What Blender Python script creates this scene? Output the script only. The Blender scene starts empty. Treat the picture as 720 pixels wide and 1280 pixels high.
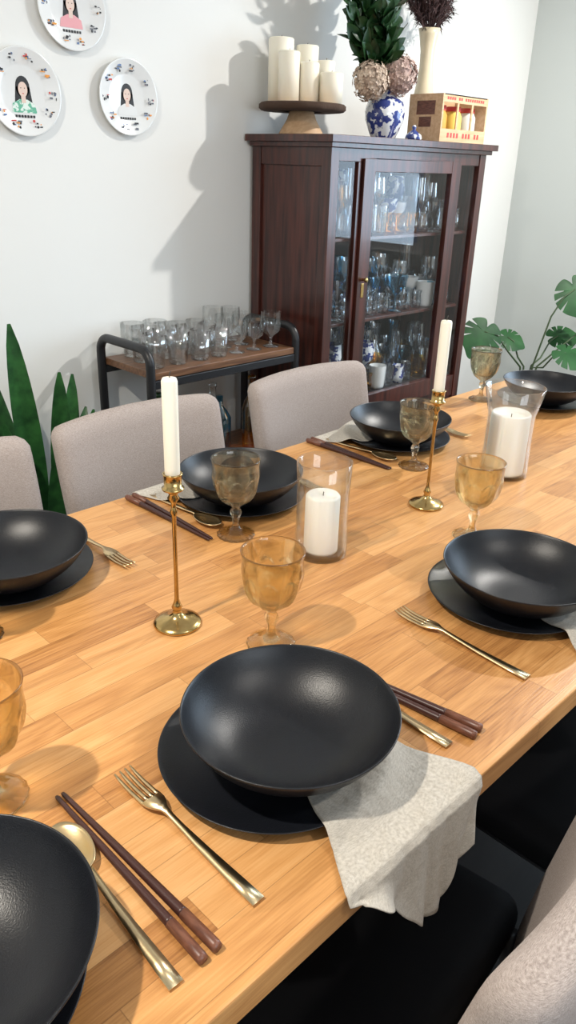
import bpy, math, random
from mathutils import Vector, Matrix
random.seed(7)
sc=bpy.context.scene
try:
    sc.view_settings.view_transform='Standard'; sc.view_settings.look='None'
except Exception: pass
PI=math.pi
# ------------------------------------------------------------ mesh builder
class MB:
    def __init__(s): s.v=[];s.f=[];s.m=[];s.s=[]
    def add(s,v,f,mi=0,M=None,smooth=True):
        o=len(s.v)
        for p in v:
            p=Vector(p); s.v.append(M@p if M else p)
        for q in f: s.f.append([i+o for i in q]); s.m.append(mi); s.s.append(smooth)
        return s
    def box(s,x0,x1,y0,y1,z0,z1,mi=0,M=None):
        v=[(x0,y0,z0),(x1,y0,z0),(x1,y1,z0),(x0,y1,z0),(x0,y0,z1),(x1,y0,z1),(x1,y1,z1),(x0,y1,z1)]
        f=[(0,3,2,1),(4,5,6,7),(0,1,5,4),(1,2,6,5),(2,3,7,6),(3,0,4,7)]
        return s.add(v,f,mi,M,False)
    def lathe(s,prof,n=32,mi=0,M=None,mod=None,smooth=True):
        v=[];f=[];rings=[]
        for (r,z) in prof:
            if r<1e-6: rings.append([len(v)]); v.append((0,0,z))
            else:
                ring=[]
                for k in range(n):
                    a=2*PI*k/n; rr=r*(mod(a,z,r) if mod else 1)
                    ring.append(len(v)); v.append((rr*math.cos(a),rr*math.sin(a),z))
                rings.append(ring)
        for a,b in zip(rings,rings[1:]):
            for k in range(n):
                k2=(k+1)%n
                if len(a)==1 and len(b)==1: continue
                if len(a)==1: f.append((a[0],b[k2],b[k]))
                elif len(b)==1: f.append((a[k],a[k2],b[0]))
                else: f.append((a[k],a[k2],b[k2],b[k]))
        return s.add(v,f,mi,M,smooth)
    def tube(s,path,rad,n=10,mi=0,M=None,cap=True):
        path=[Vector(p) for p in path]
        if not isinstance(rad,(list,tuple)): rad=[rad]*len(path)
        v=[];f=[];ref=None
        for i,p in enumerate(path):
            t=(path[min(i+1,len(path)-1)]-path[max(i-1,0)]).normalized()
            if ref is None:
                ref=Vector((0,0,1)) if abs(t.z)<.9 else Vector((1,0,0))
            a=(ref-t*ref.dot(t)).normalized(); b=t.cross(a); ref=a
            for k in range(n):
                an=2*PI*k/n
                v.append(p+(a*math.cos(an)+b*math.sin(an))*rad[i])
        for i in range(len(path)-1):
            for k in range(n):
                k2=(k+1)%n
                f.append((i*n+k,i*n+k2,(i+1)*n+k2,(i+1)*n+k))
        if cap:
            f.append(tuple(range(n))[::-1]); f.append(tuple((len(path)-1)*n+k for k in range(n)))
        return s.add(v,f,mi,M,True)
    def grid(s,nu,nv,fn,mi=0,M=None):
        v=[fn(i/nu,j/nv) for j in range(nv+1) for i in range(nu+1)]
        f=[(j*(nu+1)+i,j*(nu+1)+i+1,(j+1)*(nu+1)+i+1,(j+1)*(nu+1)+i) for j in range(nv) for i in range(nu)]
        return s.add(v,f,mi,M,True)
    def rbox(s,a,b,c,r,n=12,mi=0,M=None,deform=None):
        def g(u): return math.copysign(abs(u)**.55,u)
        faces=[((1,0,0),(0,1,0),(0,0,1)),((-1,0,0),(0,0,1),(0,1,0)),((0,1,0),(0,0,1),(1,0,0)),((0,-1,0),(1,0,0),(0,0,1)),((0,0,1),(1,0,0),(0,1,0)),((0,0,-1),(0,1,0),(1,0,0))]
        D=Vector((a,b,c))
        for N,U,W in faces:
            N,U,W=Vector(N),Vector(U),Vector(W)
            def fn(u,w):
                p=N+U*g(2*u-1)+W*g(2*w-1)
                p=Vector((p.x*a,p.y*b,p.z*c))
                q=Vector([max(-(D[i]-r),min(D[i]-r,p[i])) for i in range(3)])
                d=p-q
                if d.length>1e-9: p=q+d.normalized()*r
                return deform(p) if deform else p
            s.grid(n,n,fn,mi,M)
        return s
    def leaf(s,base,d,up,L,Wd,bend=.2,mi=0,n=7,pw=.8,fold=.15,M=None):
        d=Vector(d).normalized(); up=Vector(up)
        side=d.cross(up); 
        if side.length<1e-4: side=Vector((1,0,0))
        side.normalize(); up=side.cross(d).normalized(); base=Vector(base)
        v=[];f=[]
        for i in range(n+1):
            t=i/n; w=Wd*.5*max(0.02,math.sin(PI*min(1,t*.96+.03))**pw)
            c=base+d*(L*t)-up*(bend*L*t*t)
            v+= [c-side*w+up*fold*w*2, c, c+side*w+up*fold*w*2]
        for i in range(n):
            o=i*3; f+=[(o,o+1,o+4,o+3),(o+1,o+2,o+5,o+4)]
        return s.add(v,f,mi,M,True)
    def obj(s,name,mats,loc=(0,0,0),rz=0,parent=None,merge=True,bevel=0,sub=0,solid=0,rot=None):
        me=bpy.data.meshes.new(name); me.from_pydata([tuple(p) for p in s.v],[],s.f)
        for m in (mats if isinstance(mats,list) else [mats]): me.materials.append(m)
        for p,mi,sm in zip(me.polygons,s.m,s.s): p.material_index=mi; p.use_smooth=sm
        me.validate(); me.update()
        if merge:
            import bmesh
            bm=bmesh.new(); bm.from_mesh(me); bmesh.ops.remove_doubles(bm,verts=bm.verts,dist=1e-6)
            bm.to_mesh(me); bm.free()
        o=bpy.data.objects.new(name,me); sc.collection.objects.link(o)
        o.location=loc; o.rotation_euler=rot if rot else (0,0,rz)
        if parent: o.parent=parent
        if solid:
            m=o.modifiers.new('solid','SOLIDIFY'); m.thickness=solid; m.offset=0
        if bevel:
            m=o.modifiers.new('bevel','BEVEL'); m.width=bevel; m.segments=2; m.limit_method='ANGLE'; m.angle_limit=math.radians(50)
        if sub:
            m=o.modifiers.new('sub','SUBSURF'); m.levels=sub; m.render_levels=sub
        return o
def T(x,y,z,rz=0,sc_=1): return Matrix.Translation((x,y,z))@Matrix.Rotation(rz,4,'Z')@Matrix.Scale(sc_,4)
def dup(o,loc,rz=0):
    n=o.copy(); sc.collection.objects.link(n); n.location=loc; n.rotation_euler=(0,0,rz); return n
# ------------------------------------------------------------ materials
def base(name):
    m=bpy.data.materials.new(name); m.use_nodes=True
    nt=m.node_tree; return m,nt,nt.nodes['Principled BSDF']
def ND(nt,t,**k):
    n=nt.nodes.new(t)
    for a,b in k.items(): setattr(n,a,b)
    return n
def math_(nt,op,a,b=None,c=None):
    n=nt.nodes.new('ShaderNodeMath'); n.operation=op
    for i,x in enumerate((a,b,c)):
        if x is None: continue
        if isinstance(x,(int,float)): n.inputs[i].default_value=x
        else: nt.links.new(x,n.inputs[i])
    return n.outputs[0]
def ramp(nt,fac,cols):
    r=nt.nodes.new('ShaderNodeValToRGB'); e=r.color_ramp.elements
    while len(e)<len(cols): e.new(.5)
    for el,(p,c) in zip(e,cols): el.position=p; el.color=(*c,1)
    nt.links.new(fac,r.inputs[0]); return r.outputs[0]
def mat(name,col,rough=.5,metal=0,col2=None,ns=20,stretch=(1,1,1),bump=0,bs=200,coat=0,spec=.5,lo=.35,hi=.65,sss=0,sheen=0):
    m,nt,p=base(name); p.inputs['Base Color'].default_value=(*col,1)
    p.inputs['Roughness'].default_value=rough; p.inputs['Metallic'].default_value=metal
    p.inputs['Specular IOR Level'].default_value=spec
    if coat: p.inputs['Coat Weight'].default_value=coat; p.inputs['Coat Roughness'].default_value=.08
    if sss: p.inputs['Subsurface Weight'].default_value=sss; p.inputs['Subsurface Radius'].default_value=(.02,.015,.008)
    if sheen: p.inputs['Sheen Weight'].default_value=sheen
    tc=ND(nt,'ShaderNodeTexCoord'); mp=ND(nt,'ShaderNodeMapping'); mp.inputs['Scale'].default_value=stretch
    nt.links.new(tc.outputs['Object'],mp.inputs[0])
    if col2:
        n=ND(nt,'ShaderNodeTexNoise'); n.inputs['Scale'].default_value=ns; n.inputs['Detail'].default_value=5
        nt.links.new(mp.outputs[0],n.inputs['Vector'])
        nt.links.new(ramp(nt,n.outputs[0],[(lo,col),(hi,col2)]),p.inputs['Base Color'])
    if bump:
        n=ND(nt,'ShaderNodeTexNoise'); n.inputs['Scale'].default_value=bs; n.inputs['Detail'].default_value=3
        nt.links.new(mp.outputs[0],n.inputs['Vector'])
        b=ND(nt,'ShaderNodeBump'); b.inputs['Strength'].default_value=bump; b.inputs['Distance'].default_value=.002
        nt.links.new(n.outputs[0],b.inputs['Height']); nt.links.new(b.outputs[0],p.inputs['Normal'])
    return m
def glass(name,tint,refr=.4,rough=.0,boost=.0,edge=None):
    # tinted transparency + Schlick reflection (same on both sides), optionally part refracting
    m=bpy.data.materials.new(name); m.use_nodes=True; nt=m.node_tree; nt.nodes.clear()
    out=ND(nt,'ShaderNodeOutputMaterial'); tr=ND(nt,'ShaderNodeBsdfTransparent'); tr.inputs[0].default_value=(*tint,1)
    gl=ND(nt,'ShaderNodeBsdfGlossy'); gl.inputs['Roughness'].default_value=rough+.02; gl.inputs[0].default_value=(1,1,1,1)
    lw=ND(nt,'ShaderNodeLayerWeight'); lw.inputs['Blend'].default_value=.5
    f5=math_(nt,'POWER',lw.outputs['Facing'],4.0)
    fac=math_(nt,'ADD',math_(nt,'MULTIPLY',f5,.80),.04+boost)
    if edge:
        mc=ND(nt,'ShaderNodeMix',data_type='RGBA'); nt.links.new(math_(nt,'POWER',lw.outputs['Facing'],2.2),mc.inputs[0])
        mc.inputs[6].default_value=(*tint,1); mc.inputs[7].default_value=(*edge,1); nt.links.new(mc.outputs[2],tr.inputs[0])
    mx=ND(nt,'ShaderNodeMixShader'); nt.links.new(fac,mx.inputs[0])
    nt.links.new(tr.outputs[0],mx.inputs[1]); nt.links.new(gl.outputs[0],mx.inputs[2])
    last=mx
    if refr>0:
        g=ND(nt,'ShaderNodeBsdfGlass'); g.inputs['Color'].default_value=(*tint,1); g.inputs['Roughness'].default_value=rough; g.inputs['IOR'].default_value=1.45
        m2=ND(nt,'ShaderNodeMixShader'); m2.inputs[0].default_value=refr
        nt.links.new(mx.outputs[0],m2.inputs[1]); nt.links.new(g.outputs[0],m2.inputs[2]); last=m2
    nt.links.new(last.outputs[0],out.inputs[0]); return m
def stave_wood(name,pw,pl,cols,rough=.35,rw=.30):
    m,nt,p=base(name); tc=ND(nt,'ShaderNodeTexCoord'); sp=ND(nt,'ShaderNodeSeparateXYZ'); nt.links.new(tc.outputs['Object'],sp.inputs[0])
    x,y,z=sp.outputs
    yr=math_(nt,'DIVIDE',y,pw); row=math_(nt,'FLOOR',yr); fy=math_(nt,'FRACT',yr)
    w1=ND(nt,'ShaderNodeTexWhiteNoise',noise_dimensions='1D'); nt.links.new(row,w1.inputs['W'])
    xs=math_(nt,'ADD',math_(nt,'DIVIDE',x,pl),math_(nt,'MULTIPLY',w1.outputs['Value'],9.3)); col=math_(nt,'FLOOR',xs); fx=math_(nt,'FRACT',xs)
    cb=ND(nt,'ShaderNodeCombineXYZ'); nt.links.new(row,cb.inputs[0]); nt.links.new(col,cb.inputs[1])
    w2=ND(nt,'ShaderNodeTexWhiteNoise',noise_dimensions='2D'); nt.links.new(cb.outputs[0],w2.inputs['Vector']); r=w2.outputs['Value']
    def tex(sx,sy,det,dist):
        c=ND(nt,'ShaderNodeCombineXYZ')
        nt.links.new(math_(nt,'ADD',math_(nt,'MULTIPLY',x,sx),math_(nt,'MULTIPLY',r,37.)),c.inputs[0])
        nt.links.new(math_(nt,'ADD',math_(nt,'MULTIPLY',y,sy),math_(nt,'MULTIPLY',r,91.)),c.inputs[1])
        nt.links.new(math_(nt,'MULTIPLY',z,sy),c.inputs[2])
        n=ND(nt,'ShaderNodeTexNoise'); n.inputs['Scale'].default_value=1; n.inputs['Detail'].default_value=det; n.inputs['Distortion'].default_value=dist
        nt.links.new(c.outputs[0],n.inputs['Vector']); return n.outputs[0]
    g1=tex(3,30,4,1.2); g2=tex(14,400,3,0)
    rings=math_(nt,'FRACT',math_(nt,'MULTIPLY',tex(1.8,13,1,.3),13.))
    rr=math_(nt,'ABSOLUTE',math_(nt,'SUBTRACT',rings,.5))
    v=math_(nt,'ADD',math_(nt,'MULTIPLY',r,rw),math_(nt,'ADD',math_(nt,'MULTIPLY',g1,.40),math_(nt,'MULTIPLY',g2,.46)))
    v=math_(nt,'SUBTRACT',v,math_(nt,'MULTIPLY',rr,.20))
    c=ramp(nt,v,cols)
    ey=math_(nt,'MULTIPLY',math_(nt,'MINIMUM',fy,math_(nt,'SUBTRACT',1.,fy)),pw)
    ex=math_(nt,'MULTIPLY',math_(nt,'MINIMUM',fx,math_(nt,'SUBTRACT',1.,fx)),pl)
    e=math_(nt,'LESS_THAN',math_(nt,'MINIMUM',ex,ey),.0005)
    mx=ND(nt,'ShaderNodeMix',data_type='RGBA'); nt.links.new(math_(nt,'MULTIPLY',e,.40),mx.inputs[0]); nt.links.new(c,mx.inputs[6]); mx.inputs[7].default_value=(cols[0][1][0]*.4,cols[0][1][1]*.35,cols[0][1][2]*.3,1)
    nt.links.new(mx.outputs[2],p.inputs['Base Color']); p.inputs['Roughness'].default_value=rough
    b=ND(nt,'ShaderNodeBump'); b.inputs['Strength'].default_value=.15; b.inputs['Distance'].default_value=.001
    nt.links.new(g2,b.inputs['Height']); nt.links.new(b.outputs[0],p.inputs['Normal'])
    return m
def fabric(name,c1,c2,sc_=900,k=.2,lo=.36,hi=.62,bmp=.4,wr=0):
    m,nt,p=base(name); tc=ND(nt,'ShaderNodeTexCoord')
    def nz(st,s=None):
        mp=ND(nt,'ShaderNodeMapping'); mp.inputs['Scale'].default_value=st; nt.links.new(tc.outputs['Object'],mp.inputs[0])
        n=ND(nt,'ShaderNodeTexNoise'); n.inputs['Scale'].default_value=s or sc_; n.inputs['Detail'].default_value=2; nt.links.new(mp.outputs[0],n.inputs['Vector']); return n.outputs[0]
    a=nz((1,1,k)); b=nz((k,k,1)); s=math_(nt,'MULTIPLY',math_(nt,'ADD',a,b),.5)
    nt.links.new(ramp(nt,s,[(lo,c1),(hi,c2)]),p.inputs['Base Color']); p.inputs['Roughness'].default_value=.95; p.inputs['Specular IOR Level'].default_value=.15
    bp=ND(nt,'ShaderNodeBump'); bp.inputs['Strength'].default_value=bmp; bp.inputs['Distance'].default_value=.0006
    nt.links.new(s,bp.inputs['Height'])
    if wr:
        b2=ND(nt,'ShaderNodeBump'); b2.inputs['Strength'].default_value=wr; b2.inputs['Distance'].default_value=.006
        nt.links.new(nz((1,.45,1),55),b2.inputs['Height']); nt.links.new(b2.outputs[0],bp.inputs['Normal'])
    nt.links.new(bp.outputs[0],p.inputs['Normal']); return m
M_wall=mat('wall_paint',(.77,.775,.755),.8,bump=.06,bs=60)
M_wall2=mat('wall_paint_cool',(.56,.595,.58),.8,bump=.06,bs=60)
M_ceil=mat('ceiling_paint',(.8,.8,.79),.9)
M_trim=mat('white_trim',(.75,.75,.74),.4)
M_floor=stave_wood('dark_floor',.12,1.2,[(.2,(.006,.005,.005)),(.5,(.010,.008,.007)),(.9,(.016,.012,.010))],.6)
M_table=stave_wood('oak_butcher_block',.048,.34,[(.20,(.22,.085,.024)),(.38,(.42,.19,.058)),(.58,(.57,.285,.098)),(.85,(.69,.39,.165))],.34)
M_black=mat('matte_black_stoneware',(.0040,.0046,.0068),.34,col2=(.0085,.0098,.0135),ns=1100,bump=.16,bs=650,spec=.42)
M_gold=mat('brushed_gold',(.74,.57,.33),.3,1,bump=.04,bs=500)
M_brass=mat('antique_brass',(.60,.43,.18),.2,1,col2=(.48,.32,.12),ns=60)
M_cs=mat('rosewood_chopstick',(.10,.035,.02),.4,col2=(.18,.07,.04),ns=60,stretch=(4,1,4))
M_csd=mat('dark_chopstick',(.05,.018,.014),.35)
M_amber=glass('amber_glass',(.99,.945,.80),.6,edge=(.86,.62,.28),boost=.02)
M_smoke=glass('smoke_glass',(.965,.94,.85),.6,edge=(.62,.52,.34),boost=.02)
M_clear=glass('clear_glass',(.985,.99,.985),.05,edge=(.80,.82,.80),boost=.02)
M_shell=glass('thin_clear_glass',(.955,.965,.965),0,boost=.06,edge=(.55,.58,.58))
M_shellb=glass('thin_blue_glass',(.30,.62,.80),0,boost=.08)
M_shella=glass('thin_amber_glass',(.95,.62,.20),0,boost=.08)
M_pane=glass('cabinet_pane',(.97,.98,.98),0,boost=-.012)
M_wax=mat('ivory_wax',(.84,.79,.66),.45,sss=.15)
M_waxw=mat('white_wax',(.88,.85,.79),.45,sss=.15)
M_wick=mat('wick',(.05,.04,.03),.9)
M_chair=fabric('greige_upholstery',(.23,.19,.172),(.46,.40,.37),2600,.10)
M_seat=mat('seat_shade_black',(.006,.006,.007),.7,spec=.15)  # near-black seat colour stands in for the shade under the table
M_linen=fabric('linen_napkin',(.36,.33,.285),(.57,.535,.475),2200,.10,wr=.5)
M_metal=mat('black_metal',(.012,.012,.014),.4)
M_mahog=mat('mahogany',(.024,.0065,.005),.3,col2=(.080,.020,.013),ns=6,stretch=(9,9,.7),coat=.2)
M_dark=mat('cabinet_interior',(.008,.007,.009),.6)
M_cart=mat('walnut_board',(.10,.045,.022),.4,col2=(.20,.095,.045),ns=8,stretch=(1,12,12))
M_leaf=mat('leaf_green',(.010,.055,.014),.4,col2=(.03,.13,.03),ns=25)
M_leafd=mat('leaf_dark',(.006,.026,.008),.35,col2=(.02,.07,.018),ns=25)
M_leafm=mat('monstera_green',(.006,.045,.010),.5,col2=(.014,.08,.018),ns=15,spec=.25)
M_stem=mat('stem',(.04,.07,.025),.6)
M_hyd=mat('hydrangea_dry',(.42,.31,.24),.9,col2=(.66,.54,.43),ns=40)
M_hyd2=mat('hydrangea_pink',(.40,.27,.24),.9,col2=(.58,.44,.38),ns=40)
M_dry=mat('dried_flower',(.045,.022,.022),.95,col2=(.11,.06,.055),ns=60)
M_cream=mat('cream_ceramic',(.72,.62,.43),.3,coat=.3)
M_ginger=mat('blue_white_porcelain',(.03,.05,.22),.15,col2=(.75,.77,.8),ns=36,lo=.49,hi=.52,coat=.5)
M_porc=mat('white_porcelain',(.74,.75,.745),.18,coat=.4)
M_bark=mat('bark',(.05,.025,.014),.9,bump=1,bs=80)
M_lwood=mat('light_wood',(.46,.28,.15),.6,col2=(.58,.38,.22),ns=10,stretch=(1,8,8))
M_pine=mat('pine_crate',(.55,.34,.18),.6,col2=(.65,.44,.26),ns=8,stretch=(1,10,10))
M_pot=mat('grey_pot',(.25,.24,.23),.7)
M_soil=mat('soil',(.02,.014,.01),.95)
def flat(n,c,r=.5): return mat(n,c,r)
M_k=flat('ink_black',(.01,.01,.012));M_skin=flat('ink_skin',(.72,.56,.48));M_grn=mat('ink_green',(.12,.42,.28),.5,col2=(.7,.8,.74),ns=90,lo=.48,hi=.52)
M_red=flat('ink_red',(.55,.05,.04));M_blu=flat('ink_blue',(.10,.18,.36));M_org=flat('ink_orange',(.75,.3,.04));M_yel=flat('ink_yellow',(.8,.6,.12));M_pnk=flat('ink_pink',(.75,.35,.38))
M_ginv=flat('ink_grey',(.12,.13,.16))
# ------------------------------------------------------------ room
WY=2.43; RX=4.2; LX=-2.6; FY=-2.6; CH=2.7
def wall(name,*a,m=M_wall): MB().box(*a).obj(name,m)
wall('wall_back',LX-.1,RX+.1,WY,WY+.1,0,CH)
wall('wall_left',LX-.1,LX,FY,WY,0,CH)
wall('wall_front',LX-.1,RX+.1,FY-.1,FY,0,CH)
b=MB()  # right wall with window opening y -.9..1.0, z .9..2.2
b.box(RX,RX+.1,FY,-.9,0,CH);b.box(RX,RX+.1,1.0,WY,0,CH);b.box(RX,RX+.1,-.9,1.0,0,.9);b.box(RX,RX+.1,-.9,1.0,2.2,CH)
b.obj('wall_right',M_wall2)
MB().box(LX-.1,RX+.1,FY-.1,WY+.1,-.06,0).obj('floor',M_floor)
MB().box(LX-.1,RX+.1,FY-.1,WY+.1,CH,CH+.06).obj('ceiling',M_ceil)
MB().box(LX,RX,WY-.015,WY,0,.12).obj('baseboard_back',M_trim,bevel=.004)
MB().box(RX-.015,RX,FY,WY-.015,0,.12).obj('baseboard_right',M_trim,bevel=.004)
b=MB()
for (y0,y1,z0,z1) in [(-.9,-.84,.9,2.2),(.94,1.0,.9,2.2),(-.84,.94,.9,.96),(-.84,.94,2.14,2.2),(.03,.07,.96,2.14)]: b.box(RX+.02,RX+.07,y0,y1,z0,z1)
b.box(RX+.04,RX+.045,-.84,.94,.96,2.14,1)
b.obj('window_1',[M_trim,M_pane])
# ------------------------------------------------------------ table
TZ=.75; TX0,TX1,TY0,TY1=-.3,2.56,.323,1.298
b=MB(); b.box(TX0,TX1,TY0,TY1,TZ-.038,TZ,0)
for x in (TX0+.08,TX1-.16):
    for y in (TY0+.10,TY1-.18): b.box(x,x+.07,y,y+.07,0,TZ-.038,1)
b.box(TX0+.1,TX1-.1,TY0+.12,TY0+.14,TZ-.1,TZ-.038,1); b.box(TX0+.1,TX1-.1,TY1-.14,TY1-.12,TZ-.1,TZ-.038,1)
b.obj('dining_table',[M_table,M_metal],bevel=.0025)
# ------------------------------------------------------------ tableware
bowlp=[(0,0),(.045,0),(.05,.003),(.068,.009),(.088,.019),(.104,.032),(.117,.046),(.126,.060),(.1305,.068),(.1303,.0695),(.1288,.0700),(.1275,.0685),(.1215,.056),(.112,.043),(.099,.031),(.084,.021),(.068,.0135),(.05,.0095),(.03,.008),(0,.0078)]
platep=[(0,0),(.088,0),(.095,.002),(.118,.007),(.135,.0145),(.1378,.0165),(.1375,.0178),(.135,.0178),(.117,.0105),(.094,.006),(.06,.0055),(0,.0055)]
bowls=[(.528,.502),(.110,.494),(1.065,.50),(.482,1.12),(.997,1.118),(1.558,1.132),(2.20,1.064)]
plates=[(.515,.518),(.095,.510),(1.072,.52),(.495,1.145),(1.012,1.135),(1.575,1.15),(2.22,1.08)]
ob=op=None
for i,((bx,by),(px,py)) in enumerate(zip(bowls,plates)):
    if ob is None:
        ob=MB().lathe(bowlp,96).obj('stoneware_bowl',M_black,(bx,by,TZ+.0060),sub=1)
        op=MB().lathe(platep,96).obj('dinner_plate',M_black,(px,py,TZ+.0002),sub=1)
    else: dup(ob,(bx,by,TZ+.0060)); dup(op,(px,py,TZ+.0002))
def sm(a,b_,x):
    t=max(0,min(1,(x-a)/(b_-a))); return t*t*(3-2*t)
gpo=[(0,.004),(.020,.0035),(.033,.001),(.0365,.0),(.0375,.002),(.036,.0045),(.028,.007),(.016,.010),(.009,.015),(.0070,.022),(.0066,.030),(.0078,.038),(.0105,.044),(.0115,.049),(.0095,.054),(.0070,.057),(.0095,.0605),(.013,.064),(.021,.069),(.030,.076),(.037,.085),(.0415,.095),(.0434,.102),(.0445,.108),(.0451,.112),(.0454,.116),(.0456,.119),(.0457,.122),(.0456,.125),(.0454,.128),(.0450,.132),(.0447,.138),(.0450,.148),(.0466,.156),(.0468,.158)]
gpi=[(.0468,.158),(.0455,.1585),(.0438,.155),(.0424,.146),(.0418,.136),(.0416,.122),(.0404,.108),(.0370,.095),(.0305,.084),(.021,.0770),(.010,.0740),(0,.0735)]
NF=9
def gmod(a,z,r):
    s_=2*PI/NF; ph=(a%s_)-s_/2
    poly=math.cos(s_/2)/math.cos(ph)
    zt=.125-.016*(abs(ph)/(s_/2))**2
    w=sm(.062,.073,z)*(1-sm(zt-.003,zt+.003,z))
    k=1-w*(1-poly)*1.45
    s6=2*PI/6; p6=math.cos(s6/2)/math.cos((a%s6)-s6/2)
    k*=1-(1-p6)*(1-sm(.056,.062,z))*sm(.010,.016,z)
    k*=1-.03*(1-sm(.006,.012,z))*abs(math.sin(9*a))*sm(.01,.03,r)
    return k
def goblet(name,m,p,rz):
    b=MB(); b.lathe(gpo,144,mod=gmod); b.lathe(gpi,144); return b.obj(name,m,(*p,TZ),rz)
og=goblet('wine_goblet',M_amber,(.679,.692),0)
for p in [(1.225,.694),(.240,.680)]: dup(og,(*p,TZ),.3)
os_=goblet('smoked_wine_goblet',M_smoke,(.884,1.005),.2)
for p in [(1.452,1.003),(2.09,1.22),(.368,1.0)]: dup(os_,(*p,TZ),.5)
cp=[(0,0),(.036,0),(.0375,.003),(.036,.006),(.030,.0085),(.024,.011),(.014,.014),(.008,.020),(.0062,.026),(.0085,.031),(.0062,.036),(.0036,.045),(.0032,.08),(.0032,.15),(.0036,.185),(.0062,.192),(.0036,.198),(.004,.206),(.009,.214),(.0062,.219),(.008,.223),(.0155,.227),(.0165,.230),(.0125,.232),(.0135,.250),(.0150,.252),(.0120,.252),(.0115,.236),(0,.236)]
for i,p in enumerate([(.609,.829),(1.284,.845)]):
    b=MB(); b.lathe(cp,40)
    b.lathe([(0,.238),(.0108,.238),(.0110,.26),(.0112,.386),(.0095,.390),(.004,.391),(0,.3905)],28,1)
    b.tube([(0,0,.388),(.001,0,.396),(.003,0,.399)],.0009,6,2)
    b.obj('brass_candlestick',[M_brass,M_wax,M_wick],(*p,TZ))
def hurricane(p,R,Rt,H,rc,hc,melt):
    b=MB()
    b.lathe([(0,0),(R-.002,0),(R,.003),(R*.99,.02),(R*.95,H*.4),(R*.96,H*.7),(Rt,H-.001),(Rt-.0012,H),(Rt-.003,H-.002),(R*.96-.0028,H*.7),(R*.95-.0028,H*.4),(R-.003,.02),(R-.005,.007),(0,.006)],64,0)
    b.lathe([(0,.0075),(rc,.0075),(rc*1.005,.012),(rc,hc-.004),(rc-.003,hc),(rc*.8,hc-.001-melt),(rc*.35,hc-.003-melt*1.5),(0,hc-.003-melt*1.5)],48,1,mod=lambda a,z,r:1+(.03*math.sin(3*a+1)*melt*60 if z>hc*.85 else 0))
    b.tube([(0,0,hc-.006-melt),(0.001,0,hc+.004-melt)],.001,6,2)
    b.obj('glass_hurricane_candle',[M_clear,M_waxw,M_wick],(*p,TZ))
hurricane((.953,.846),.0495,.050,.182,.0315,.118,.0)
hurricane((1.577,.834),.056,.068,.213,.045,.152,.008)
def strip(b,pts,mi=0):
    v=[];f=[]
    for (y,xl,xr,z) in pts: v+=[(xl,y,z),(xr,y,z)]
    for i in range(len(pts)-1): f.append((2*i,2*i+1,2*i+3,2*i+2))
    b.add(v,f,mi)
hand=[(0,-.0075,.0075,.002),(.03,-.0070,.0070,.0022),(.08,-.0052,.0052,.0035),(.12,-.0036,.0036,.006),(.145,-.0032,.0032,.0085)]
b=MB(); strip(b,hand+[(.153,-.0045,.0045,.009),(.160,-.0085,.0085,.0085),(.168,-.0118,.0118,.0072),(.178,-.0130,.0130,.0055)])
for k in range(4):
    c=-.0130+.0026+k*(.0208/3)
    strip(b,[(.178,c-.0026,c+.0026,.0055),(.186,c-.0021,c+.0021,.0045),(.205,c-.0019,c+.0019,.004),(.222,c-.0016,c+.0016,.0055),(.234,c-.0008,c+.0008,.008)])
fork=b.obj('gold_fork',M_gold,(.363,.378,TZ+.001),solid=.0022)
for p,rz in [((.888,.382),-.02),((-.05,.378),0),]: dup(fork,(*p,TZ+.001),rz)
for p in [(.655,1.258),(1.165,1.262),(1.735,1.262)]: dup(fork,(*p,TZ+.001),PI)
b=MB(); strip(b,hand+[(.155,-.004,.004,.0085)])
def sp(u,w):
    a=2*PI*u; t=w; y=.189+math.cos(a)*.036*t; x=math.sin(a)*.0205*t*(1+.12*math.cos(a))
    return (x,y,.0025+.0065*t*t+ (0.001 if t>.99 else 0))
b.grid(40,8,sp)
spoon=b.obj('gold_spoon',M_gold,(.254,.366,TZ+.001),-.05,solid=.0018)
for p in [(.688,.378),(1.235,.38)]: dup(spoon,(*p,TZ+.001),0)
for p in [(.874,1.27),(1.434,1.27)]: dup(spoon,(*p,TZ+.001),PI)
def chops(p,rz):
    b=MB()
    for dx,an in ((-.0085,-.018),(.0085,.018)):
        M=Matrix.Translation((dx,0,.006))@Matrix.Rotation(-an if False else an*-1,4,'Z') if False else Matrix.Translation((dx,0,.006))@Matrix.Rotation(an,4,'Z')
        b.tube([(0,0,0),(0,.004,0),(0,.05,0)],[.0054,.0062,.0060],8,0,M)
        b.tube([(0,.05,0),(0,.053,0),(0,.16,-.001),(0,.262,-.0025),(0,.266,-.0025)],[.0057,.0055,.0044,.0028,.0020],8,1,M)
    b.obj('chopsticks',[M_cs,M_csd],(*p,TZ+.0003),rz)
chops((.293,.366),.0); chops((.732,.364),.13); chops((.830,1.282),PI); chops((1.388,1.29),PI); chops((1.28,.37),0)
def interp(tab,x):
    if x<=tab[0][0]: return tab[0][1]
    for (a,b_),(c,d) in zip(tab,tab[1:]):
        if x<=c: return b_+(d-b_)*(x-a)/(c-a)
    return tab[-1][1]
ptab=[(0,.0075),(.09,.0082),(.105,.0105),(.117,.0135),(.130,.0185),(.1395,.0205),(.145,.0185),(.158,.0085),(.168,.0045),(.18,.0032)]
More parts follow.
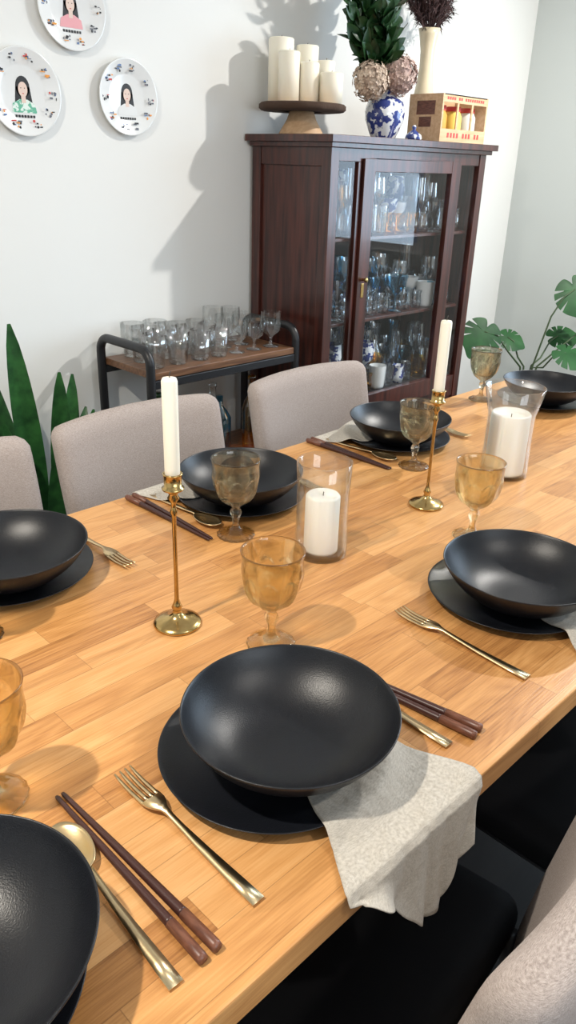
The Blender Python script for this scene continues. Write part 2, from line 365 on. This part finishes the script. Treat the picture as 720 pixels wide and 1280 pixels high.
def napkin(name,bx,by,flip,seed,poff):
    rnd=random.Random(seed)
    ph=[rnd.uniform(0,6) for _ in range(6)]
    path=[(-.060,-.030,.105),(-.085,-.042,.118),(-.112,-.056,.129),(-.136,-.068,.138),(-.155,-.082,.144),(-.1700,-.092,.146),(-.1805,-.096,.146),(-.1865,-.097,.142)]
    def fn(s,t):
        L=.006+ (.118*sm(0,.62,s)) - .060*sm(.68,1,s)
        k=t*10.
        if k<7:
            i=min(6,int(k)); f_=k-i
            a,c=path[i],path[i+1]; y,xl,xr=[a[j]*(1-f_)+c[j]*f_ for j in range(3)]
            hang=0
        else:
            f_=(k-7)/3; y,xl,xr=path[7]; hang=f_; xl+=.012*f_; xr-=.028*f_
        x=xl+(xr-xl)*s
        amp=.0006+.0040*sm(.36,.6,t)
        wv=math.sin(s*13+ph[0]+t*2)*.6+math.sin(s*23+ph[1]-t*3)*.2+math.sin(s*7+t*6+ph[2])*.5
        z=TZ+interp(ptab,math.hypot(x-poff[0],y-poff[1]))
        if k>5.6: z=min(z,TZ+.0045)-.008*max(0,k-6)*(1 if k<7 else 0)-(.008 if k>=7 else 0)-hang*L
        if k<6: z+=abs(wv)*amp*(1-sm(5,6,k)*.7)
        else: y-=abs(wv)*amp*(.5+2.6*hang)+.008*hang*hang; z+=.002*math.sin(s*30+ph[3])*hang
        x+=.002*math.sin(t*12+ph[4])
        if flip: return (bx-x, by-y, z)
        return (bx+x,by+y,z)
    b=MB(); b.grid(48,70,fn); b.obj(name,M_linen,solid=.0012)
napkin('linen_napkin',.526,.503,False,1,(-.011,.015)); napkin('linen_napkin',1.07,.503,False,2,(.002,.017)); napkin('linen_napkin',.030,.503,False,3,(.065,.007))
napkin('linen_napkin',.995,1.118,True,4,(-.017,-.017)); napkin('linen_napkin',1.558,1.118,True,5,(-.017,-.032)); napkin('linen_napkin',.485,1.118,True,6,(-.01,-.027))
# ------------------------------------------------------------ chairs
def chair_mesh():
    b=MB()
    def dseat(p):
        return Vector((p.x,p.y,p.z+.008*(1-(p.x/.23)**2)*(1 if p.z>0 else 0)))
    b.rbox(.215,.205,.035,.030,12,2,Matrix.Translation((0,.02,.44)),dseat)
    def dback(p):
        z=p.z+.24; lean=-.080*(z/.48)**1.2 if z>0 else 0
        bow=-.034*(1-(p.x/.23)**2)
        x=p.x*(1-.05*(1-sm(0,.4,z)))
        zt=p.z-.006*(p.x/.23)**2*sm(.1,.24,p.z)
        if p.y<0: bow-=.02*(1-(p.x/.23)**2)*(1-(p.z/.25)**2)
        return Vector((x,p.y+lean+bow,zt))
    b.rbox(.230,.028,.245,.027,14,0,Matrix.Translation((0,-.205,.632)),dback)
    for sx in (-1,1):
        b.tube([(sx*.19,.18,.41),(sx*.215,.215,0)],[.016,.010],10,1)
        b.tube([(sx*.19,-.18,.41),(sx*.215,-.235,0)],[.016,.010],10,1)
        b.tube([(sx*.19,-.18,.405),(sx*.19,.18,.405)],.01,8,1)
    return b
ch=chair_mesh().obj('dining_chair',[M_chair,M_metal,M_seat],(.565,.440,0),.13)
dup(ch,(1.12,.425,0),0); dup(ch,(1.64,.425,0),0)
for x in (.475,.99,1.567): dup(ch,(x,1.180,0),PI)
# ------------------------------------------------------------ cabinet
b=MB(); cx0,cx1,cy0,cy1=2.20,3.20,2.0,2.41
b.box(cx0-.03,cx1+.04,cy0-.03,cy1+.01,1.478,1.502); b.box(cx0-.015,cx1+.02,cy0-.015,cy1,1.462,1.478)
for x in (cx0,cx1-.045):
    for y in (cy0,cy1-.045): b.box(x,x+.045,y,y+.045,0,1.462)
b.box(cx0+.012,cx0+.024,cy0+.045,cy1-.045,.2,1.40); b.box(cx0+.004,cx0+.03,cy0+.045,cy1-.045,1.40,1.462); b.box(cx0+.004,cx0+.03,cy0+.045,cy1-.045,.12,.22)
b.box(cx1-.024,cx1-.012,cy0+.045,cy1-.045,.12,1.462)
b.box(cx0+.045,cx1-.045,cy1-.02,cy1-.008,.12,1.462,1)
b.box(cx0+.045,cx1-.045,cy0+.004,cy0+.03,1.418,1.462); b.box(cx0+.045,cx1-.045,cy0+.004,cy0+.03,.40,.50); b.box(cx0+.045,cx1-.045,cy0+.004,cy0+.03,.12,.18)
b.box(cx0+.045,cx1-.045,cy0+.01,cy0+.022,.18,.40)
for x0,x1 in ((2.355,2.375),(3.005,3.025)): b.box(x0,x1,cy0+.004,cy0+.03,.50,1.418)
dx0,dx1=2.378,3.002
b.box(dx0,dx0+.062,cy0-.008,cy0+.016,.44,1.43);b.box(dx1-.062,dx1,cy0-.008,cy0+.016,.44,1.43)
b.box(dx0+.062,dx1-.062,cy0-.008,cy0+.016,1.385,1.43);b.box(dx0+.062,dx1-.062,cy0-.008,cy0+.016,.44,.52)
b.box(cx0+.02,cx1-.02,cy0+.03,cy1-.02,.49,.505,1)
for z in (.82,1.14): b.box(cx0+.03,cx1-.03,cy0+.035,cy1-.02,z,z+.012,0)
b.add([(dx0+.062,cy0+.003,.52),(dx1-.062,cy0+.003,.52),(dx1-.062,cy0+.003,1.385),(dx0+.062,cy0+.003,1.385)],[(0,1,2,3)],2,None,False)
for xa,xb in ((cx0+.045,2.355),(3.025,cx1-.045)): b.add([(xa,cy0+.013,.5),(xb,cy0+.013,.5),(xb,cy0+.013,1.418),(xa,cy0+.013,1.418)],[(0,1,2,3)],2,None,False)
b.lathe([(0,0),(.006,0),(.005,.010),(.010,.016),(.009,.022),(0,.024)],16,3,Matrix.Translation((dx0+.03,cy0-.008,1.0))@Matrix.Rotation(PI/2,4,'X'))
b.box(dx0+.022,dx0+.038,cy0-.011,cy0-.008,.93,.985,3)
cab=b.obj('display_cabinet',[M_mahog,M_dark,M_pane,M_brass],bevel=.003)
shapes=[
 [(0,.002),(.030,.0),(.031,.002),(.006,.006),(.0035,.02),(.0035,.08),(.012,.09),(.032,.11),(.038,.14),(.034,.19)],
 [(0,.004),(.028,.0),(.030,.01),(.035,.09)],
 [(0,.002),(.028,.0),(.006,.006),(.004,.05),(.010,.058),(.034,.085),(.040,.12)],
 [(0,.003),(.03,.0),(.045,.03),(.045,.07),(.02,.12),(.016,.17),(.024,.20)],
 [(0,.002),(.026,0),(.004,.006),(.0035,.07),(.02,.085),(.024,.12),(.021,.20)],
 [(0,.003),(.022,0),(.026,.03),(.022,.06),(.027,.075)]]
b=MB()
for z in (.505,.832,1.152):
    for j in range(4):
        x=2.285+random.uniform(0,.02)
        while x<3.145:
            k=random.choice([0,0,1,2,2,3,4,5]) if j>0 else random.choice([1,2,5,5,1,2])
            s=random.uniform(.95,1.25)
            mi=0
            q=random.random()
            if q<.11: mi=1
            elif q<.18 or (z>1.1 and j==0 and 2.6<x<2.85): mi=2
            elif q<.20: mi=3
            elif q<.25: mi=4
            M=T(x,2.085+j*.078+random.uniform(-.006,.006),z+.001,random.uniform(0,6),s)
            b.lathe(shapes[k],20,mi,M,mod=(lambda a,z_,r:1-.08*abs(math.sin(5*a))))
            x+=random.uniform(.068,.080)
M_shellc=glass('cabinet_crystal',(.89,.93,.96),0,boost=.19,edge=(.42,.50,.56))
gw=b.obj('cabinet_glassware',[M_shellc,M_shellb,M_shella,M_porc,M_ginger],merge=False)
gw.parent=cab
# ------------------------------------------------------------ cabinet-top items
CT=1.502
b=MB(); b.lathe([(0,0),(.085,0),(.08,.01),(.055,.05),(.045,.078),(0,.078)],32,0)
b.lathe([(0,.078),(.150,.078),(.158,.085),(.158,.098),(.150,.104)],64,1,mod=lambda a,z,r:1+.02*math.sin(5*a)+.012*math.sin(13*a+1))
b.lathe([(.150,.104),(0,.1045)],64,0,mod=lambda a,z,r:1+.02*math.sin(5*a)+.012*math.sin(13*a+1))
b.obj('wood_slice_cake_stand',[M_lwood,M_bark],(2.285,2.235,CT))
for (x,y,r,zt) in [(2.245,2.310,.046,1.815),(2.203,2.225,.038,1.765),(2.350,2.280,.042,1.80),(2.272,2.193,.037,1.735),(2.374,2.205,.033,1.75),(2.330,2.135,.042,1.705)]:
    h=zt-(CT+.105)
    b=MB(); b.lathe([(0,0),(r,0),(r,h-.004),(r-.004,h),(r*.5,h-.003),(0,h-.004)],32); b.tube([(0,0,h-.005),(.001,0,h+.008)],.0012,6,1)
    b.obj('pillar_candle',[M_wax,M_wick],(x,y,CT+.105))
JX,JY=2.69,2.17
b=MB()
b.lathe([(0,0),(.045,0),(.048,.006),(.060,.03),(.076,.07),(.080,.10),(.070,.135),(.048,.15),(.040,.158),(.042,.175),(.038,.175),(.036,.155),(0,.15)],40,0)
def blob(b,c,R,n,mi,sz):
    for _ in range(n):
        d=Vector((random.gauss(0,1),random.gauss(0,1),random.gauss(0,1))).normalized()
        p=Vector(c)+d*R*random.uniform(.86,1.05)
        a=d.orthogonal().normalized(); bb=d.cross(a); r0=random.uniform(0,PI)
        for q in range(4):
            e=a*math.cos(r0+q*PI/2)+bb*math.sin(r0+q*PI/2); e2=d.cross(e)
            s=sz*random.uniform(.8,1.2); l=d*sz*random.uniform(.1,.5)
            b.add([p,p+e*s*.6+e2*s*.45+l,p+e*s*1.1+l,p+e*s*.6-e2*s*.45+l],[(0,1,2,3)],mi,None,False)
    b.lathe([(0,-R*.9),(R*.6,-R*.68),(R*.9,0),(R*.6,R*.68),(0,R*.9)],12,mi,Matrix.Translation(c))
blob(b,(-.135,-.03,.195),.066,230,1,.012); blob(b,(.005,-.05,.225),.068,240,2,.012)
for k in range(44):
    an=random.uniform(0,2*PI); tilt=random.uniform(.05,.5)
    dr=Vector((math.cos(an)*tilt-.30,math.sin(an)*tilt*.45,1)).normalized(); L=random.uniform(.18,.56)
    pts=[Vector((-.02,0,.15))+dr*L*t+Vector((0,0,-.05*t*t))for t in (0,.33,.66,1)]
    b.tube(pts,[.003,.0025,.002,.001],6,4)
    for q in range(12):
        t=.2+.8*q/11; p=Vector((-.02,0,.15))+dr*L*t+Vector((0,0,-.05*t*t))
        o=Vector((random.gauss(0,1),random.gauss(0,1),.3+random.random())).normalized()
        if (p+o*.09).y>.235: o.y=-abs(o.y)
        b.leaf(p,o,(random.gauss(0,.6),-1,random.gauss(0,.6)),random.uniform(.06,.10),random.uniform(.034,.050),.2,3)
b.obj('ginger_jar_bouquet',[M_ginger,M_hyd,M_hyd2,M_leafd,M_stem],(JX,JY,CT),merge=False)
MB().lathe([(0,0),(.03,0),(.034,.008),(.03,.02),(.015,.032),(.006,.038),(.009,.046),(.006,.054),(0,.056)],28).obj('ginger_jar_lid',M_ginger,(2.745,2.06,CT))
b=MB(); b.lathe([(0,0),(.04,0),(.048,.03),(.052,.09),(.048,.16),(.036,.23),(.029,.29),(.030,.35),(.040,.41),(.046,.432),(.043,.432),(.037,.41),(.027,.35),(.026,.29),(0,.28)],40,0)
for k in range(60):
    an=random.uniform(0,2*PI); ti=random.uniform(.1,1.5); dr=Vector((math.cos(an)*ti,math.sin(an)*ti*.38-.10,1)).normalized(); L=random.uniform(.12,.25)
    st=Vector((0,0,.40)); b.tube([st,st+dr*L],.0016,5,1)
    for q in range(46):
        t=.4+.6*random.random(); p=st+dr*L*t
        o=(dr*.8+Vector((random.gauss(0,.7),random.gauss(0,.6),random.gauss(0,.6)))).normalized()
        if (p+o*.04).y>.14: o.y=-abs(o.y)
        b.leaf(p,o,(.1,.2,1),random.uniform(.02,.042),.006,.1,1,2)
b.obj('dried_flower_vase',[M_cream,M_dry],(3.06,2.262,CT),merge=False)
b=MB(); X0,X1,Y0,Y1,Z0,Z1=0,.33,0,.165,0,.175
b.box(X0,X1,Y0,Y1,Z0,.010); 
for x in (X0,X1-.010): b.box(x,x+.010,Y0,Y1,.010,Z1)
b.box(.01,X1-.01,Y1-.006,Y1,.01,Z1); b.box(.01,X1-.01,Y0,Y0+.006,.01,.05); b.box(.01,X1-.01,Y0,Y0+.006,.145,Z1)
for x in (.105,.21): b.box(x,x+.012,Y0,Y0+.005,.05,.145)
b.box(.01,X1-.01,Y0,Y0+.02,Z1-.004,Z1)
for i,(x,mm) in enumerate([(.058,2),(.163,3),(.268,4)]):
    b.lathe([(0,.0105),(.036,.0105),(.038,.02),(.038,.10),(.030,.115),(.030,.118)],24,mm,Matrix.Translation((x,.06,0)))
    b.lathe([(.032,.118),(.032,.136),(0,.137)],24,5,Matrix.Translation((x,.06,0)))
b.box(-.0012,0,.035,.125,.10,.15,1); b.box(-.0012,0,.05,.11,.055,.092,1)
for i in range(11): b.box(.05+i*.022,.062+i*.022,-.0012,0,.018,.036,5) if i not in (4,8) else None
for i in range(17): b.box(.03+i*.016,.040+i*.016,-.0012,0,.155,.165,5) if i not in (4,7) else None
b.obj('wooden_jar_crate',[M_pine,M_cs,M_org,M_yel,M_porc,M_red],(2.865,2.02,CT))
# ------------------------------------------------------------ bar cart
b=MB(); x0,x1,y0,y1=1.45,2.13,2.075,2.37
for x in (x0,x1):
    R=.05; top=.835; pts=[(x,y0,.06)]
    pts+=[(x,y0,top-R)]+[(x,y0+R-R*math.cos(a),top-R+R*math.sin(a)) for a in [PI/2*k/6 for k in range(1,7)]]
    pts+=[(x,y1-R+R*math.sin(a),top-R+R*math.cos(a)) for a in [PI/2*k/6 for k in range(0,7)]]+[(x,y1,.06)]
    b.tube(pts,.0155,12,0)
    for y in (y0,y1): b.tube([(x-.012,y,.03),(x+.012,y,.03)],.03,18,0)
for z in (.735,.33):
    b.box(x0,x1,y0-.008,y0+.008,z-.03,z-.002,0); b.box(x0,x1,y1-.008,y1+.008,z-.03,z-.002,0)
    b.box(x0+.012,x1-.012,y0-.005,y1+.005,z,z+.024,1)
b.obj('bar_cart',[M_metal,M_cart],bevel=.002)
tum=[[(0,.008),(.030,.0),(.034,.004),(.0355,.05),(.043,.056),(.044,.115),(.0415,.115),(.040,.058),(.032,.05),(.030,.012),(0,.012)],
     [(0,.008),(.028,0),(.031,.01),(.037,.095),(.035,.095),(.029,.012),(0,.012)],
     [(0,.003),(.03,0),(.031,.003),(.007,.008),(.005,.03),(.010,.038),(.033,.055),(.038,.085),(.036,.125)]]
def fac(a,z,r): return 1-.07*abs(math.sin(5*a))
M_shellt=glass('tumbler_glass',(.965,.975,.975),0,boost=.10,edge=(.62,.65,.65))
for row,yy in enumerate((2.14,2.235,2.325)):
    x=1.515+row*.02
    while x<2.075:
        t=0 if x<1.70 else (1 if x<1.88 else 2)
        s=random.uniform(.95,1.1)
        b=MB(); b.lathe(tum[t],40,0,Matrix.Scale(s,4),mod=fac)
        b.obj(['lowball_glass','tumbler','stemmed_glass'][t],M_shellt,(x,yy,.7595),random.uniform(0,1))
        x+=.098 if t==0 else .087
bt=[[(0,0),(.037,0),(.038,.01),(.038,.16),(.030,.19),(.014,.22),(.013,.28),(.016,.28),(.016,.295),(0,.295)],[(0,0),(.045,0),(.046,.12),(.03,.15),(.014,.17),(.014,.21),(0,.21)]]
for i,(x,y,m) in enumerate([(1.56,2.2,M_leafd),(1.68,2.25,M_shella),(1.80,2.18,M_shell),(1.90,2.26,M_shellb),(1.99,2.17,M_shella),(1.72,2.14,M_shell)]):
    MB().lathe(bt[i%2],28).obj('liquor_bottle',m,(x,y,.3545))
# ------------------------------------------------------------ wall plates
def portrait(name,x,z,R,bodym,tilt,seed):
    rnd=random.Random(seed); e=bpy.data.objects.new(name,None); sc.collection.objects.link(e); e.location=(x,WY-.002,z); e.rotation_euler=(PI/2,0,0)
    s=R/.115
    MB().lathe([(0,0),(.06*s,0),(.065*s,.003),(.112*s,.018),(.115*s,.020),(.114*s,.0215),(.110*s,.0205),(.072*s,.008),(.066*s,.0065),(0,.0065)],64).obj('plate',M_porc,parent=e)
    b=MB(); g=1.15*s
    def d(cx,cy,rx,ry,mi,h,n=20): b.add([(cx+rx*math.cos(2*PI*k/n),cy+ry*math.sin(2*PI*k/n),h) for k in range(n)],[tuple(range(n))],mi,None,False)
    d(0,.012*g,.019*g,.024*g,0,.0070); b.add([(-.019*g,.012*g,.007),(-.024*g,-.026*g,.007),(.024*g,-.026*g,.007),(.019*g,.012*g,.007)],[(0,1,2,3)],0,None,False)
    b.add([(-.034*g,-.046*g,.0072),(-.030*g,-.026*g,.0072),(-.010*g,-.016*g,.0072),(.010*g,-.016*g,.0072),(.030*g,-.026*g,.0072),(.034*g,-.046*g,.0072)],[(5,4,3,2,1,0)],2,None,False)
    b.add([(-.006*g,-.024*g,.0074),(-.006*g,-.004*g,.0074),(.006*g,-.004*g,.0074),(.006*g,-.024*g,.0074)],[(3,2,1,0)],1,None,False)
    d(0,.006*g,.0125*g,.017*g,1,.0076)
    for q in (-1,1): d(q*.005*g,.009*g,.0014*g,.0012*g,0,.0079,8)
    d(0,-.003*g,.003*g,.001*g,3,.0079,8)
    def bar(cx,cy,w,hh,mi,h): b.add([(cx-w,cy-hh,h),(cx+w,cy-hh,h),(cx+w,cy+hh,h),(cx-w,cy+hh,h)],[(0,1,2,3)],mi,None,False)
    for q in range(7): bar(-.024*g+q*.008*g,-.054*g,.0028*g,.0030*g,0,.0085)
    n=10
    for k in range(n):
        a=2*PI*k/n+rnd.uniform(-.1,.1); r=.090*s; cx,cy=r*math.cos(a),r*math.sin(a); h=.0165
        for q in range(8):
            mi=rnd.choice([0,0,0,0,4,7,7,7,3,5]); 
            ox,oy=rnd.uniform(-.013,.013)*s,rnd.uniform(-.010,.010)*s
            if rnd.random()<.5: d(cx+ox,cy+oy,rnd.uniform(.0015,.0045)*s,rnd.uniform(.0015,.0045)*s,mi,h+q*.0002,10)
            else: bar(cx+ox,cy+oy,rnd.uniform(.002,.008)*s,rnd.uniform(.0008,.003)*s,mi,h+q*.0002)
    b.obj('illustration',[M_k,M_skin,bodym,M_red,M_blu,M_org,M_pnk,M_ginv],parent=e)
portrait('decorative_wall_plate',1.277,1.576,.120,M_grn,0,3)
portrait('decorative_wall_plate',1.459,1.815,.116,M_pnk,0,5)
portrait('decorative_wall_plate',1.647,1.587,.114,M_porc,0,8)
# ------------------------------------------------------------ plants
b=MB(); b.lathe([(0,0),(.11,0),(.14,.24),(.145,.26),(.13,.26),(.125,.23),(0,.23)],36,0); b.lathe([(0,.231),(.125,.231)],20,1)
for (dx,dy,L,W,az,ti) in [(-.02,0,.74,.080,2.9,.06),(.05,.0,.56,.065,.2,.16),(.02,-.05,.60,.07,-1,.06),(-.07,.03,.56,.06,3.1,.22),(.07,.05,.44,.06,.3,.40),(.0,.08,.5,.055,1.6,.12),(-.05,-.06,.50,.065,-2.6,.32),(.06,-.07,.40,.06,-.6,.5),(-.02,.03,.60,.06,2.2,.2),(.04,-.02,.46,.06,-.2,.30),(-.03,-.07,.42,.055,-1.6,.25)]:
    d=Vector((math.cos(az)*ti,math.sin(az)*ti,1)); b.leaf((dx,dy,.22),d,(-.45+random.uniform(-.3,.3),-.9,.1),L,W,(-.05+ti*.3),2,12,.6,.2)
b.obj('potted_snake_plant',[M_pot,M_soil,M_leaf],(1.09,2.17,0),merge=False)
def mleaf(b,c,nrm,tip,L,mi=2):
    n=Vector(nrm).normalized(); t=Vector(tip); t=(t-n*t.dot(n)).normalized(); s=n.cross(t); c=Vector(c)
    N=120; v=[c]; f=[]
    for k in range(N):
        a=2*PI*k/N
        aa=abs((a+PI)%(2*PI)-PI)
        r=.62*(1+.26*math.cos(a))*(1-.6*math.exp(-((PI-aa)/.20)**2))+.14*math.exp(-(aa/.25)**2)
        if .55<aa<2.3 and (aa*2.2)%1.0<.16: r*=.55
        w=L*r; 
        v.append(c+t*w*math.cos(a)+s*w*math.sin(a)-n*(.25*w*w/L))
    for k in range(N): f.append((0,1+k,1+(k+1)%N))
    b.add(v,f,mi)
b=MB(); b.lathe([(0,0),(.13,0),(.17,.30),(.175,.33),(.16,.33),(.155,.29),(0,.29)],36,0); b.lathe([(0,.291),(.155,.291)],20,1)
for (e,nr,tp,L) in [((.17,-.10,.88),(-.6,-.5,.5),(.2,-.4,-1),.17),((-.22,.14,.68),(-.5,-.6,.5),(-.6,-.1,-.5),.16),((-.06,.10,.64),(-.4,-.5,.8),(.4,-.5,-.4),.11),((.02,-.18,.60),(-.3,-.4,.9),(.2,-1,-.2),.14),((.28,.0,.62),(-.5,-.3,.8),(.8,-.4,-.3),.13),((.3,-.2,.70),(-.6,-.4,.6),(.4,-.6,-.6),.14)]:
    E=Vector(e); mid=Vector((E.x*.45,E.y*.45,E.z*.85)); b.tube([(0,0,.29),Vector((E.x*.15,E.y*.15,.5)),mid,(mid+E)*.5+Vector((0,0,.03)),E],[.006,.005,.0045,.004,.003],8,3)
    mleaf(b,E,nr,tp,L)
b.obj('potted_monstera',[M_pot,M_soil,M_leafm,M_stem],(3.60,1.86,0),merge=False)
# ------------------------------------------------------------ lights
def downlight(i,x,y,P,col=(1,.93,.84),size=.12):
    MB().lathe([(.05,.0),(.075,-.004),(.078,.0)],32).obj('ceiling_downlight',M_trim,(x,y,CH-.002))
    L=bpy.data.lights.new('downlight_lamp','AREA'); L.shape='DISK'; L.size=size; L.energy=P; L.color=col
    o=bpy.data.objects.new('downlight_lamp',L); sc.collection.objects.link(o); o.location=(x,y,CH-.02)
downlight(1,3.35,.75,76,(1,.96,.90),.08); downlight(2,-.5,.82,56,(1,.92,.80),.08); downlight(3,1.0,-1.0,18,(1,.94,.86))
def arealamp(n,loc,rot,sx,sy,P,col):
    L=bpy.data.lights.new(n,'AREA'); L.shape='RECTANGLE'; L.size=sx; L.size_y=sy; L.energy=P; L.color=col
    o=bpy.data.objects.new(n,L); sc.collection.objects.link(o); o.location=loc; o.rotation_euler=rot
arealamp('window_daylight',(RX+.0,.05,1.55),(0,PI/2,0),1.2,1.75,52,(.64,.82,1))
w=bpy.data.worlds.new('World'); sc.world=w; w.use_nodes=True; w.node_tree.nodes['Background'].inputs[0].default_value=(.6,.75,1,1); w.node_tree.nodes['Background'].inputs[1].default_value=1.0
b=MB()
for (xa,xb,za,zb) in [(-1.0,-.94,.85,2.25),(1.14,1.2,.85,2.25),(-.94,1.14,.85,.91),(-.94,1.14,2.19,2.25),(.08,.12,.91,2.19)]: b.box(xa,xb,FY,FY+.05,za,zb)
b.obj('fill_light_frame',M_trim)  # unseen frame added around the fill light on the front wall
arealamp('front_fill_light',(.1,FY+.02,1.55),(-PI/2,0,PI),2.0,1.25,44,(.82,.91,1))  # added fill light behind the camera, not a known window
# ------------------------------------------------------------ camera
th=math.radians(24.5);s_,c_=math.sin(th),math.cos(th); a=math.radians(44.4)
F=Vector((math.cos(a)*c_,math.sin(a)*c_,-s_)); r0=Vector((math.sin(a),-math.cos(a),0)); u0=r0.cross(F)
R=r0*.9994+u0*.0332; U=u0*.9994-r0*.0332
Mx=Matrix((R,U,-F)).transposed().to_4x4(); Mx.translation=Vector((0,0,1.41))
cd=bpy.data.cameras.new('camera'); cam=bpy.data.objects.new('camera',cd); sc.collection.objects.link(cam); cam.matrix_world=Mx
cd.sensor_fit='VERTICAL'; cd.sensor_height=36; cd.lens=27.0; cd.clip_start=.02
sc.camera=cam
